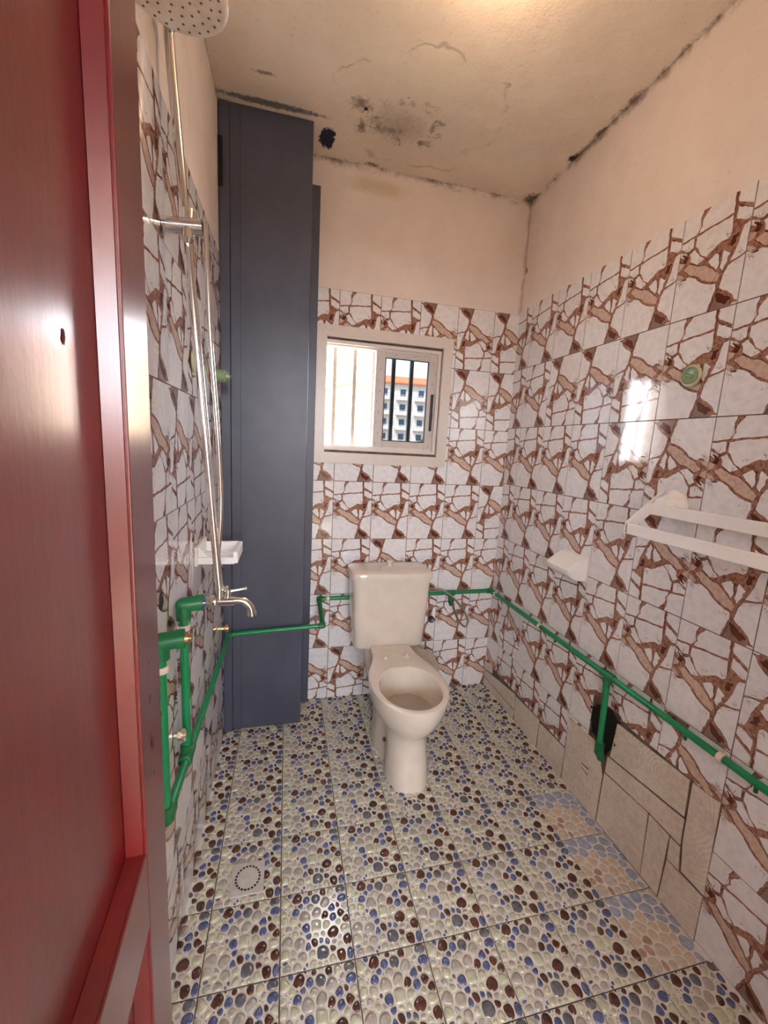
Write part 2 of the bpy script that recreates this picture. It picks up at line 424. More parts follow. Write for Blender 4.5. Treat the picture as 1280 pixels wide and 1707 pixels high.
# the corner of the wall patched with cream offcuts
OFF = [[(.0, .100), (.09, .118), (.09, .150), (0, .150)], [(.0, .005), (.335, .005), (.344, .055), (.0, .048)], [(0, .055), (.344, .062), (.335, .145), (.0, .095)],
       [(.350, .003), (.54, .003), (.545, .150), (.345, .140)], [(.550, .003), (.725, .003), (.728, .150), (.553, .140)],
       [(.733, .007), (.933, .007), (.933, .200), (.912, .262), (.873, .305), (.733, .295)],
       [(.965, .440), (1.236, .455), (1.24, .335), (.955, .300)], [(.942, .22), (1.130, .238), (1.14, .010), (.939, .010)],
       [(.945, .292), (1.242, .327), (1.244, .241), (1.135, .243), (.944, .227)], [(1.246, .455), (1.324, .462), (1.330, .168), (1.261, .168), (1.250, .262)],
       [(1.136, .237), (1.208, .234), (1.205, .010), (1.143, .010)], [(1.213, .234), (1.245, .235), (1.253, .162), (1.215, .160)], [(1.215, .155), (1.328, .160), (1.328, .008), (1.210, .008)]]
for p in OFF:
    r2 = random.Random(len(p)+int(p[0][0]*1000))
    mb.face([rw(a, z, .0045) for a, z in p], T_CREAM)
    for i in range(len(p)):
        a = p[i]; b = p[(i+1) % len(p)]; mb.face([rw(*a, .001), rw(*b, .001), rw(*b, .0045), rw(*a, .0045)], T_CREAM)
INK = simple('black_ink', (.02, .02, .02), .8)
for a, b in (((.826, .165), (.868, .171)), ((.833, .149), (.869, .145))):
    mb.face([rw(a[0], a[1], .0049), rw(b[0], b[1]-.002, .0049), rw(b[0], b[1]+.003, .0049), rw(a[0], a[1]+.003, .0049)], INK)
# broken hole behind the drop pipe, its shaded depth painted as a black face
HO = [(.845, .367), (.842, .42), (.866, .452), (.90, .468), (.935, .470), (.968, .449), (.962, .40), (.968, .36), (.945, .31), (.925, .262), (.905, .262), (.885, .315), (.858, .33)]
rr = random.Random(3)
HO = [(a+rr.uniform(-.004, .004), z+rr.uniform(-.004, .004)) for a, z in HO]
mb.face([rw(a, z, .0022) for a, z in HO], HOLE)
for _ in range(26):     # crumbled mortar rim
    i = rr.randrange(len(HO)); a, z = HO[i]; s_ = rr.uniform(.004, .011)
    mb.add([Vector(rw(a, z, .003))+Vector((rr.uniform(-.006, .0), rr.uniform(-s_, s_), rr.uniform(-s_, s_))) for _ in range(4)], [(0, 1, 2), (0, 2, 3), (0, 3, 1), (1, 3, 2)], HOLE)
struct(mb.build('wall_right'))
# left wall
mb = MB(); mb.box((WX-.15, FY-.15, 0), (WX, 0, H), PLASTER)
lw = lambda a, z, h: (WX+h, a, z)
mb.face([lw(FY, 0, .001), lw(0, 0, .001), lw(0, TOP, .001), lw(FY, TOP, .001)], GROUT)
tile_wall(mb, lw, FY, 0, -.185, 0, TOP, 0, lambda k, r: (r in (4,) and k < -2) or (k*5+r) % 13 == 3)
# old outlet hole
ho = [(-1.10+.018*cos(2*pi*k/14)*(1+.2*sin(k*5)), 1.012+.022*sin(2*pi*k/14)*(1+.15*cos(k*3))) for k in range(14)]
mb.face([lw(a, z, .0042) for a, z in ho], HOLE)
struct(mb.build('wall_left'))
# front wall with the doorway behind the camera
mb = MB(); DX0, DX1, DZ = -1.37, -.60, 2.04
mb.box((WX-.15, FY-.15, 0), (DX0, FY, H), PLASTER); mb.box((DX1, FY-.15, 0), (.15, FY, H), PLASTER); mb.box((DX0, FY-.15, DZ), (DX1, FY, H), PLASTER)
fw_ = lambda a, z, h: (-a, FY+h, z)
mb.face([fw_(0, 0, .001), fw_(-DX1, 0, .001), fw_(-DX1, TOP, .001), fw_(0, TOP, .001)], GROUT)
tile_wall(mb, fw_, 0, -DX1, 0, 0, TOP, 0, lambda k, r: False)
struct(mb.build('wall_front'))
mb = MB(); mb.box((-3.0, FY-3.6, H), (1.2, .15, H+.15), PLASTER_C); struct(mb.build('ceiling'))  # reaches past the doorway as an unseen roof, added to block the sun

# ---------------------------------------------------------------- floor of embossed pebble tiles
MATRIX = simple('floor_tile_ground', srgb(224, 220, 212), .16, var=.08, scale=60)
FGROUT = simple('floor_grout', srgb(104, 92, 84), .9, var=.4, scale=20)
def pebble_mat(name, c, c2, r=.11):
    t = NT(name); n = t.noise(90, 4, .6)
    t.set(color=t.mix(t.ramp(n, .35, .65), c, c2), rough=r, ior=1.5); return t.m
PM = [pebble_mat('pebble_sage', srgb(196, 197, 176), srgb(180, 180, 158)), pebble_mat('pebble_brown', srgb(98, 62, 50), srgb(72, 46, 40)),
      pebble_mat('pebble_blue', srgb(98, 108, 150), srgb(74, 82, 118)), pebble_mat('pebble_grey', srgb(178, 174, 166), srgb(160, 154, 146)),
      pebble_mat('pebble_slate', srgb(110, 112, 118), srgb(88, 88, 96))]
def power_cells(seeds, w, x0, y0, x1, y1):
    cells = []
    for i, (sx, sy) in enumerate(seeds):
        poly = [(x0, y0), (x1, y0), (x1, y1), (x0, y1)]
        for j, (tx, ty) in enumerate(seeds):
            if i == j: continue
            if (sx-tx)**2+(sy-ty)**2 > .35: continue
            nx, ny = tx-sx, ty-sy; c = (tx*tx+ty*ty-w[j] - sx*sx-sy*sy+w[i])/2
            out = []
            for k in range(len(poly)):
                a = poly[k-1]; b = poly[k]; da = a[0]*nx+a[1]*ny-c; db = b[0]*nx+b[1]*ny-c
                if (da <= 0) != (db <= 0):
                    t = da/(da-db); out.append((a[0]+(b[0]-a[0])*t, a[1]+(b[1]-a[1])*t))
                if db <= 0: out.append(b)
            poly = out
            if len(poly) < 3: break
        cells.append(poly if len(poly) >= 3 else None)
    return cells
def area_c(p):
    A = cx = cy = 0
    for i in range(len(p)):
        a, b = p[i-1], p[i]; k = a[0]*b[1]-b[0]*a[1]; A += k; cx += (a[0]+b[0])*k; cy += (a[1]+b[1])*k
    return A/2, cx/(3*A), cy/(3*A)
def pebble_tile(seed, count, shrink=.0125):
    r = random.Random(seed)
    sd_ = [(r.random(), r.random()) for _ in range(count)]
    w = [r.choice((0, .0, .0022, .0045, .0075)) for _ in range(count)]
    for it in range(7):
        cs = power_cells(sd_, w, 0, 0, 1, 1)
        sd_ = [(area_c(c)[1], area_c(c)[2]) if c else (r.random(), r.random()) for c in cs]
    cs = power_cells(sd_, w, 0, 0, 1, 1); out = []
    for c in cs:
        if not c: continue
        A, cx, cy = area_c(c)
        if A < .0006: continue
        # inset towards the centre by a fixed gap, then round the corners
        R_ = math.sqrt(A/pi); k = max(.35, 1-shrink/R_)
        p = [(cx+(x-cx)*k, cy+(y-cy)*k) for x, y in c]
        q = [p[0]]
        for v in p[1:]:
            if math.hypot(v[0]-q[-1][0], v[1]-q[-1][1]) > .012: q.append(v)
        p = q
        if len(p) < 3: continue
        for _ in range(2):
            p = [pt for i in range(len(p)) for pt in ((p[i][0]*.72+p[(i+1) % len(p)][0]*.28, p[i][1]*.72+p[(i+1) % len(p)][1]*.28), (p[i][0]*.28+p[(i+1) % len(p)][0]*.72, p[i][1]*.28+p[(i+1) % len(p)][1]*.72))]
        out.append((p, cx, cy, A))
    r.shuffle(out)
    res = []
    for i, (p, cx, cy, A) in enumerate(out):
        z = r.random()
        edge = cx > .80 or cy > .88
        if z < (.34 if edge else .10): m = 1
        elif z < (.46 if edge else .30): m = 2
        elif z < .62: m = 3 if z < .55 else 4
        else: m = 0
        res.append((p, cx, cy, A, m))
    return res
PEB = pebble_tile(11, 96); FAN = pebble_tile(4, 40, .010)
mb = MB(); mb.box((WX-.15, FY-.15, -.1), (.15, .15, 0), FGROUT)
FT = .1976; FTY = .196; FX0 = -1.1719; FY0 = -.3924
def put_pebbles(x0, y0, sx, sy, peb, xa, xb, ya, yb, rotk, mats, zt=.003, hgt=.0042):
    g = .0018
    a0, b0, a1, b1 = max(xa, x0+g), max(ya, y0+g), min(xb, x0+sx-g), min(yb, y0+sy-g)
    if a1-a0 < .004 or b1-b0 < .004: return
    base = [(a0, b0), (a1, b0), (a1, b1), (a0, b1)]
    mb.face([(x, y, zt) for x, y in base], MATRIX)
    for i in range(4):
        a = base[i]; b = base[(i+1) % 4]; mb.face([(*a, 0), (*b, 0), (*b, zt), (*a, zt)], MATRIX)
    for p, cx, cy, A, m in peb:
        f = (lambda u, v: (1-u, 1-v)) if rotk else (lambda u, v: (u, v))
        P = [f(u, v) for u, v in p]; P = [(x0+u*sx, y0+v*sy) for u, v in P]; c = f(cx, cy); c = (x0+c[0]*sx, y0+c[1]*sy)
        if not (a0 < c[0] < a1 and b0 < c[1] < b1): 
            continue
        P = [(min(max(x, a0), a1), min(max(y, b0), b1)) for x, y in P]
        n = len(P); hh = hgt*min(1, math.sqrt(A)*8)
        vs = []
        for k, (s_, h_) in enumerate(((1, 0), (.90, .55), (.66, .88), (.34, .98))):
            vs += [(c[0]+(x-c[0])*s_, c[1]+(y-c[1])*s_, zt+hh*h_) for x, y in P]
        vs.append((c[0], c[1], zt+hh))
        fs = [(k*n+i, k*n+(i+1) % n, (k+1)*n+(i+1) % n, (k+1)*n+i) for k in range(3) for i in range(n)] + [(3*n+i, 3*n+(i+1) % n, 4*n) for i in range(n)]
        mb.add(vs, fs, mats[m], True)
FANM = [pebble_mat('fan_pebble_buff', srgb(204, 188, 168), srgb(188, 168, 148), .3), pebble_mat('fan_pebble_rust', srgb(176, 146, 130), srgb(156, 124, 108), .3), pebble_mat('fan_pebble_blue', srgb(164, 172, 192), srgb(136, 146, 170), .3), pebble_mat('fan_pebble_pale', srgb(196, 188, 176), srgb(180, 168, 156), .3), pebble_mat('fan_pebble_dusk', srgb(140, 144, 160), srgb(160, 140, 130), .3)]
FANS = []
rf = random.Random(8)
for p, cx, cy, A, m in FAN:        # the odd tiles: pale fans, blue outer arc over a buff inner arc
    d = math.hypot(cx-.2, cy-.1)
    k = 2 if .62 < d < .98 else (0 if .34 < d <= .62 else (3 if rf.random() < .6 else 1))
    FANS.append((p, cx, cy, A, k))
for i in range(-2, 6):
    for j in range(-3, 12):
        x0 = FX0+i*FT; y0 = FY0-(j)*FTY-FTY
        odd = i == 5 and 2 <= j <= 4
        put_pebbles(x0, y0, FT, FTY, FANS if odd else PEB, WX, 0, FY, 0, False, FANM if odd else PM, hgt=.0015 if odd else .0042)
struct(mb.build('floor'))

# ---------------------------------------------------------------- red panelled door, swung open against the left wall
RED = NT('red_gloss_paint')
nz = RED.n('ShaderNodeMapping'); RED.t.links.new(RED.pos, nz.inputs[0]); nz.inputs['Scale'].default_value = (60, 60, 7)
g1 = RED.noise(1, 5, .6, nz.outputs[0]); g2 = RED.noise(130, 3, .6)
RED.set(color=RED.mix(RED.ramp(RED.noise(5, 4, .6), .3, .7), srgb(112, 16, 20), srgb(92, 12, 18)), rough=.30, coat=.6, coatr=.2)
RED.bump(RED.math('ADD', RED.math('MULTIPLY', g1, .7), RED.math('MULTIPLY', g2, .3)), .22, .002); RED = RED.m
RAW = simple('chipped_wood', srgb(96, 40, 34), .8, bump=.5)
PX = -1.324; PB = -1.362; YE = -1.535; YH = -2.325; SWD = .084
door = struct(bpy.data.objects.new('door_1', None)); COL.objects.link(door); door.location = (PX, YH, 0)
def dpart(name, boxes, bev=.0015):
    m_ = MB()
    for lo, hi in boxes: m_.box(lo, hi, RED, bev)
    return m_.build(name, door)
dpart('stile', [((PB, YE-SWD, .01), (PX, YE, 2.02))])
dpart('stile', [((PB, YH, .01), (PX, YH+SWD, 2.02))])
ya, yb = YH+SWD-.002, YE-SWD+.002
for z0, z1 in ((.01, .20), (.815, .915), (1.92, 2.02)): dpart('rail', [((PB, ya, z0), (PX-.0006, yb, z1))])
for z0, z1 in ((.195, .82), (.91, 1.925)):
    m_ = MB(); m_.box((PB+.006, ya, z0), (PX-.020, yb, z1), RED)
    m_.build('panel', door)
    m_ = MB(); o = .020; s_ = .005      # sloped moulding round the panel
    Y0, Y1, Z0, Z1 = ya+.001, yb-.001, z0+.004, z1-.004
    ring = lambda k, x: [(x, Y0+k, Z0+k), (x, Y1-k, Z0+k), (x, Y1-k, Z1-k), (x, Y0+k, Z1-k)]
    q = ring(0, PX-.003)+ring(.003, PX-.0035)+ring(.006, PX-.0195)
    m_.add(q, [(k*4+i, k*4+(i+1) % 4, (k+1)*4+(i+1) % 4, (k+1)*4+i) for k in range(2) for i in range(4)], RED); m_.build('panel_moulding', door)
# chips and old lock screw holes
m_ = MB()
for y, z, s_ in ((-1.585, 1.082, .0045), (-1.581, 1.022, .006), (-1.583, 1.126, .002), (-1.581, .985, .0025), (-1.540, 1.055, .003), (-1.538, 1.03, .003)):
    r_ = random.Random(int(z*1000))
    m_.face([(PX+.0006, y+s_*cos(2*pi*k/9)*r_.uniform(.5, 1.2), z+s_*1.5*sin(2*pi*k/9)*r_.uniform(.6, 1.2)) for k in range(9)], RAW)
s_ = .004; m_.face([(PX-.0195, -1.690+s_*cos(2*pi*k/9)*(.7+.4*sin(k*3)), 1.445+s_*1.6*sin(2*pi*k/9)) for k in range(9)], RAW)
m_.build('screw_hole', door)
for z in (.25, 1.78):
    m_ = MB(); m_.tube([(PX+.004, YH-.002, z-.05), (PX+.004, YH-.002, z+.05)], .006, simple('hinge_steel', (.4, .38, .36), .4, 1)); m_.build('hinge', door)
for c in door.children:
    for v in c.data.vertices: v.co -= door.location
door.rotation_euler = (0, 0, radians(3.2)); door.location = (PX+.044, YH, 0)
mb = MB(); mb.box((DX0-.0, FY-.15, 0), (DX0+.008, FY+.0, DZ), RED, .001); mb.box((DX1-.035, FY-.15, 0), (DX1, FY+.006, DZ), RED, .002); mb.box((DX0, FY-.15, DZ-.02), (DX1, FY+.006, DZ), RED, .002)
struct(mb.build('trim_1'))

# ---------------------------------------------------------------- window
PVC = simple('white_pvc', srgb(214, 204, 198), .35, var=.04); PVCF = simple('pvc_sash', srgb(196, 186, 182), .4, var=.05)
BLK = simple('black_plastic', (.012, .012, .014), .35); INKG = simple('film_print_grey', srgb(104, 96, 96), .5)
win = struct(bpy.data.objects.new('window_1', None)); COL.objects.link(win)
def ring_frame(mb, y0, y1, x0, z0, x1, z1, w, m, bev=.002, mitre=True):
    """mitred frame: four trapezoid bars"""
    O = [(x0, z0), (x1, z0), (x1, z1), (x0, z1)]; I = [(x0+w, z0+w), (x1-w, z0+w), (x1-w, z1-w), (x0+w, z1-w)]
    for i in range(4):
        j = (i+1) % 4; q = [O[i], O[j], I[j], I[i]]
        vs = [(a, y0, z) for a, z in q]+[(a, y1, z) for a, z in q]
        bm = bmesh.new(); V = [bm.verts.new(v) for v in vs]
        for f in ((3, 2, 1, 0), (4, 5, 6, 7), (0, 1, 5, 4), (1, 2, 6, 5), (2, 3, 7, 6), (3, 0, 4, 7)): bm.faces.new([V[k] for k in f])
        bmesh.ops.recalc_face_normals(bm, faces=bm.faces)
        bmesh.ops.bevel(bm, geom=bm.edges[:], offset=bev, segments=2, affect='EDGES'); mb.bm(bm, m, True)
m_ = MB(); ring_frame(m_, -.020, .0, -1.049, 1.285, -.362, 1.930, .052, PVC); m_.build('window_trim', win)
m_ = MB(); ring_frame(m_, -.004, .085, -1.037, 1.349, -.418, 1.868, .016, PVC, .001)
for y in (.012, .040, .068): m_.box((-1.03, y, 1.364), (-.425, y+.004, 1.374), PVC); 
for y in (.012, .040): m_.box((-1.03, y, 1.843), (-.425, y+.004, 1.854), PVC)
m_.build('window_frame', win)
GL = NT('tinted_glass'); tr = GL.n('ShaderNodeBsdfTransparent'); tr.inputs[0].default_value = (.046, .058, .070, 1)
gl = GL.n('ShaderNodeBsdfGlossy'); gl.inputs['Roughness'].default_value = .02; gl.inputs['Color'].default_value = (.9, .95, 1, 1)
fr = GL.n('ShaderNodeFresnel'); fr.inputs[0].default_value = 1.45; ms = GL.n('ShaderNodeMixShader')
GL.t.links.new(fr.outputs[0], ms.inputs[0]); GL.t.links.new(tr.outputs[0], ms.inputs[1]); GL.t.links.new(gl.outputs[0], ms.inputs[2]); GL.t.links.new(ms.outputs[0], GL.out.inputs[0]); GL = GL.m
def sash(y0, handle, x0=-.752, x1=-.424):
    m_ = MB(); z0, z1 = 1.362, 1.862
    L, Rr_, B, T_ = (.048, .052, .046, .048) if handle else (.012, .012, .012, .012)
    m_.box((x0, y0, z0), (x0+L, y0+.026, z1), PVCF, .002); m_.box((x1-Rr_, y0, z0), (x1, y0+.026, z1), PVCF, .002)
    m_.box((x0+L, y0+.001, z0), (x1-Rr_, y0+.025, z0+B), PVCF, .002); m_.box((x0+L, y0+.001, z1-T_), (x1-Rr_, y0+.025, z1), PVCF, .002)
    # small printed marks of the protective film
    rr = random.Random(2)
    if handle:
        for side in ('L', 'R', 'T'):
            for k in range(9 if side != 'T' else 5):
                if side == 'T': a, z, hor = x0+.05+k*.05, z1-.018-.012*(k % 2), True
                else: a = (x0+.018 if side == 'L' else x1-.022)+.012*(k % 2)-.006; z = z0+.03+k*.052; hor = False
                l = .016
                A = (a-l/2, z-.0007, a+l/2, z+.0007) if hor else (a-.0007, z-l/2, a+.0007, z+l/2)
                m_.face([(A[0], y0-.0004, A[1]), (A[2], y0-.0004, A[1]), (A[2], y0-.0004, A[3]), (A[0], y0-.0004, A[3])], INKG)
                A = (a-.0006, z-.006, a+.0006, z) if hor else (a, z-.0006, a+.007, z+.0006)
                m_.face([(A[0], y0-.0004, A[1]), (A[2], y0-.0004, A[1]), (A[2], y0-.0004, A[3]), (A[0], y0-.0004, A[3])], INKG)
    o = m_.build('sash', win)
    g = MB(); g.face([(x0+L-.004, y0+.012, z0+B-.004), (x1-Rr_+.004, y0+.012, z0+B-.004), (x1-Rr_+.004, y0+.012, z1-T_+.004), (x0+L-.004, y0+.012, z1-T_+.004)], GL)
    p = g.build('glass_pane', o)
    g = MB(); xa, za, xb, zb = x0+L, z0+B, x1-Rr_, z1-T_
    w = .004
    for q in ((xa, za, xa+w, zb), (xb-w, za, xb, zb), (xa, za, xb, za+w), (xa, zb-w, xb, zb)): g.box((q[0], y0-.001, q[1]), (q[2], y0+.004, q[3]), BLK)
    g.build('glazing_gasket', o)
    if handle:
        g = MB(); g.box((x1-.033, y0-.008, 1.470), (x1-.018, y0+.0, 1.655), BLK, .003); g.box((x1-.029, y0-.010, 1.49), (x1-.022, y0-.004, 1.635), BLK, .002)
        g.build('sash_handle', o)
sash(.014, True)
# burglar bars outside the sashes
BARM = simple('bar_cream_paint', srgb(140, 130, 118), .5)
bars = thing('window_bars', 'row of upright square metal burglar bars fixed outside the small sliding window', 'window bars', (-.73, .12, 1.35))
for x in (-.944, -.842, -.742, -.637, -.538):
    m_ = MB(); m_.box((x-.0095, .103, 1.34), (x+.0095, .122, 1.872), BARM, .001); m_.build('bar', bars)
for z in (1.339, 1.862):
    m_ = MB(); m_.box((-1.034, .105, z), (-.421, .120, z+.012), BARM, .001); m_.build('bar', bars)
for c in bars.children:
    for v in c.data.vertices: v.co -= bars.location

# ---------------------------------------------------------------- blue boxed-in pipe duct in the left corner
BLUE = NT('slate_blue_paint'); v = BLUE.noise(120, 4, .6); v2 = BLUE.noise(4, 4, .6)
spk = BLUE.ramp(BLUE.noise(55, 6, .8), .70, .74)
c = BLUE.mix(BLUE.ramp(v2, .3, .7), srgb(78, 81, 98), srgb(68, 71, 87)); c = BLUE.mix(BLUE.math('MULTIPLY', spk, .5), c, srgb(120, 116, 118))
BLUE.set(color=c, rough=.42); BLUE.bump(v, .12, .001); BLUE = BLUE.m
duct = thing('pipe_duct', 'tall slate-blue painted boxed-in duct from floor to ceiling in the left corner', 'duct casing', (-1.27, -.1, 0))
m_ = MB(); m_.box((-1.404, -.198, .012), (-1.090, -.180, H-.002), BLUE, .002)
m_.build('front_board', duct)
m_ = MB(); m_.box((-1.442, -.205, .004), (-1.405, -.180, H-.004), BLUE, .002); m_.build('corner_batten', duct)
m_ = MB(); m_.box((-1.108, -.180, .010), (-1.092, -.006, H-.004), BLUE, .001); m_.build('side_board', duct)
m_ = MB(); m_.box((-1.092, -.030, .004), (-1.046, -.006, 2.495), BLUE, .002); m_.build('side_batten', duct)
m_ = MB(); m_.box((-1.366, -.1995, .02), (-1.3645, -.1975, H-.01), simple('board_seam', srgb(48, 50, 62), .7)); m_.build('board_seam', duct)
m_ = MB(); m_.box((-1.4445, -.2075, 2.33), (-1.428, -.1995, 2.50), simple('gap_shade_strip', (.006, .007, .015), .9)); m_.build('gap_shade_strip', duct)  # black strip stands in for the shade inside an open slot
for c_ in duct.children:
    for v in c_.data.vertices: v.co -= duct.location

# ---------------------------------------------------------------- toilet
CER = NT('toilet_ceramic'); CER.set(color=CER.mix(CER.ramp(CER.noise(12, 3, .5), .3, .7), srgb(222, 212, 200), srgb(216, 205, 192)), rough=.10, coat=.5, coatr=.04, ior=1.5); CER = CER.m
TXc = -.658
toilet = thing('toilet', 'cream ceramic close-coupled toilet without a seat, standing against the back wall', 'toilet', (TXc, -.4, 0))
def loop(hw, yf, yb, z, ef=2.0, eb=2.4, n=48, yc=None, x=TXc):
    yc = (yf+yb)/2 if yc is None else yc
    out = []
    for k in range(n):
        a = 2*pi*k/n; s_, c_ = sin(a), cos(a)        # a=0 front
        e = ef if c_ > 0 else eb
        X = hw*(abs(s_)**(2/e))*(1 if s_ >= 0 else -1); Yl = (yc-yf) if c_ > 0 else (yb-yc)
        Y = yc - Yl*(abs(c_)**(2/e))*(1 if c_ >= 0 else -1)
        out.append((x+X, Y, z))
    return out
def loft(loops, mat, cap0=False, cap1=False):
    m_ = MB(); n = len(loops[0]); vs = [p for l in loops for p in l]
    fs = [(k*n+i, k*n+(i+1) % n, (k+1)*n+(i+1) % n, (k+1)*n+i) for k in range(len(loops)-1) for i in range(n)]
    if cap0: fs.append(tuple(range(n-1, -1, -1)))
    if cap1: fs.append(tuple((len(loops)-1)*n+i for i in range(n)))
    m_.add(vs, fs, mat, True); return m_
# plan of the rim with the narrow deck behind it: blend between oval and deck
def rimloop(z, inset=0.0, n=64):
    yf, ym, yb = -.755+inset, -.555, -.215
    pts = []
    half = [(0, yf), (.030, yf+.003), (.062, yf+.015), (.095, yf+.040), (.122, yf+.073), (.143, yf+.112), (.156, yf+.155), (.162-0, ym+.0), (.162, ym+.045), (.158, -.465), (.150, -.43), (.138, -.395), (.121, -.35), (.108, -.30), (.102, -.25), (.102, yb)]
    hp = smoothpath([Vector((max(a-inset, 0) if i else 0, b, 0)) for i, (a, b) in enumerate(half)], 4)
    right = [(TXc+p.x, p.y, z) for p in hp]; left = [(TXc-p.x, p.y, z) for p in reversed(hp[1:])]
    return right+left
def blendloop(z, t, hw, yf, yb, e=2.0):
    """from the rim plan (t=0) to a pedestal oval (t=1)"""
    a = rimloop(z); out = []
    n = len(a); yc = (yf+yb)/2
    for i, (x, y, _) in enumerate(a):
        ang = math.atan2(x-TXc, -(y+.47)); s_, c_ = sin(ang), cos(ang)
        Yq = yc-(yc-yf)*(abs(c_)**(2/e))*(1 if c_ >= 0 else -1)
        k_ = 1-.22*math.exp(-((Yq+.50)/.05)**2) + .05*(1/(1+math.exp(-(Yq+.43)/.018)))      # hollow flank, then the trapway bulge
        k_ = 1+(k_-1)*min(1, max(0, (.30-z)/.06))
        X = TXc+k_*hw*(abs(s_)**(2/e))*(1 if s_ >= 0 else -1); Y = yc-(yc-yf)*(abs(c_)**(2/e))*(1 if c_ >= 0 else -1)
        out.append((x*(1-t)+X*t, y*(1-t)+Y*t, z))
    return out
RZ = .400
outer = [blendloop(0, 1, .100, -.690, -.20, 2.9), blendloop(.012, 1, .102, -.692, -.20, 2.9), blendloop(.06, 1, .098, -.684, -.20, 2.8), blendloop(.12, 1, .096, -.671, -.20, 2.7), blendloop(.17, 1, .099, -.662, -.2, 2.5),
         blendloop(.21, .92, .102, -.660, -.2, 2.2), blendloop(.25, .70, .112, -.67, -.2), blendloop(.29, .44, .126, -.69, -.2), blendloop(.33, .20, .13, -.70, -.2), blendloop(.365, .05, .14, -.72, -.2), rimloop(.385), rimloop(RZ-.004), rimloop(RZ-.0012, .003), rimloop(RZ, .007)]
n_ = len(outer[0])
# inner opening oval matched by angle
def inner(z, hw, yf, yb):
    a = rimloop(z); out = []; yc = (yf+yb)/2
    for i, (x, y, _) in enumerate(a):
        ang = math.atan2((x-TXc)*1.0, -(y-yc)); s_, c_ = sin(ang), cos(ang)
        L = 1/math.sqrt((s_/hw)**2+(c_/(yc-yf))**2); out.append((TXc+L*s_, yc-L*c_, z))
    return out
inn = [inner(RZ, .134, -.730, -.412), inner(RZ-.004, .130, -.726, -.416), inner(RZ-.02, .128, -.722, -.417), inner(.345, .126, -.712, -.420), inner(.30, .115, -.685, -.43), inner(.27, .098, -.655, -.445), inner(.255, .05, -.60, -.50), inner(.252, .01, -.56, -.54)]
loft(outer+inn, CER, True, True).build('bowl', toilet)
m_ = loft([inner(.283, .106, -.668, -.438), inner(.2832, .02, -.57, -.53)], CER, False, True)
WAT = NT('toilet_water'); WAT.set(color=srgb(176, 166, 152), rough=.02, ior=1.33); WAT = WAT.m
m_.mats = [WAT]; m_.build('water', toilet)
m_ = loft([loop(.10, -.30, -.06, .22, 3, 3), loop(.112, -.31, -.045, .27, 3, 3), loop(.116, -.31, -.04, .33, 3.5, 3.5), loop(.110, -.30, -.04, .372, 4, 4)], CER, True, True); m_.build('cistern_shelf', toilet)
# cistern
def tank(z, hw, yf, yb): return loop(hw, yf, yb, z, 6.5, 7, 64)
ck = loft([tank(.374, .165, -.195, -.040), tank(.380, .174, -.204, -.032), tank(.392, .180, -.210, -.028), tank(.56, .191, -.216, -.026), tank(.735, .199, -.220, -.024)], CER, True, True).build('cistern', toilet)
lid = loft([tank(.733, .200, -.222, -.022), tank(.736, .206, -.229, -.018), tank(.760, .208, -.231, -.016), tank(.772, .203, -.226, -.020), tank(.778, .190, -.214, -.030), tank(.780, .15, -.18, -.06)], CER, True, True).build('cistern_lid', ck)
m_ = MB(); CHR = simple('chrome', (.74, .72, .70), .17, 1.0, var=.05)
PEARL = simple('white_button', srgb(226, 214, 206), .2, coat=.5)
turned(m_, [(.024, 0), (.024, .003), (.012, .006), (.009, .016), (.014, .021), (.015, .027), (.010, .031)], PEARL, (TXc, -.115, .779)); m_.build('flush_knob', ck)
for sx in (-.052, .052):
    m_ = MB(); turned(m_, [(.013, 0), (.013, .004), (.006, .006), (.005, .016), (.001, .017)], PEARL, (TXc+sx, -.335+sx*.1, RZ-.001)); m_.build('seat_fixing', toilet)
m_ = MB(); turned(m_, [(.009, -.004), (.009, .003), (.004, .006)], simple('aged_brass_screw', srgb(150, 130, 90), .35, .8), (TXc-.0835, -.50, .11), (-1, -.2, .2)); m_.build('floor_screw', toilet)
adopt(toilet)
# waste pipe behind
GREYP = simple('cream_plastic', srgb(212, 200, 184), .4)
wp = thing('waste_pipe', 'short cream waste pipe elbow with ribbed collar behind the toilet bowl', 'pipe', (-.47, -.1, .2))
m_ = MB(); m_.tube(smoothpath([(-.575, -.17, .29), (-.50, -.15, .285), (-.43, -.12, .25), (-.385, -.09, .17), (-.375, -.075, .06), (-.375, -.075, .0)], 6), .050, GREYP, 24); m_.build('pipe_elbow', wp)
m_ = MB(); turned(m_, [(.050, -.03), (.060, -.028), (.062, .0), (.058, .004), (.062, .008), (.062, .026), (.052, .03)], GREYP, (-.515, -.152, .287), (1, .2, -.1)); m_.build('collar', wp)
adopt(wp)

# ---------------------------------------------------------------- green PPR water pipe round the room
GRN = simple('green_ppr', srgb(20, 136, 84), .28, var=.10, scale=15); GRD = simple('green_ppr_fitting', srgb(24, 112, 66), .38, var=.15, scale=20)
CLIP = simple('white_clip', srgb(226, 214, 200), .45); BRASS = simple('brass_insert', srgb(206, 170, 128), .3, .9)
gp = thing('water_pipe', 'green plastic water pipe clipped round the walls behind the toilet and across the blue duct', 'pipe', (0, 0, 0))
rp = .0105
def seg(pts, r=rp, m=GRN, name='pipe_run', f=0):
    m_ = MB(); m_.tube(fillet(pts, f) if f else pts, r, m, 16); return m_.build(name, gp)
LX = -1.423
A1 = (LX, -1.185, .535); A0 = (LX, -1.185, .955)
B1 = (LX, -.985, .530); B0 = (LX, -.985, .955)
C = (-1.415, -.222, .505); D = (-.996, -.222, .526); E_ = (-1.000, -.020, .580); F_ = (-.026, -.022, .594); G = (-.026, -.022, .594); Hh = (-.024, -2.25, .604)
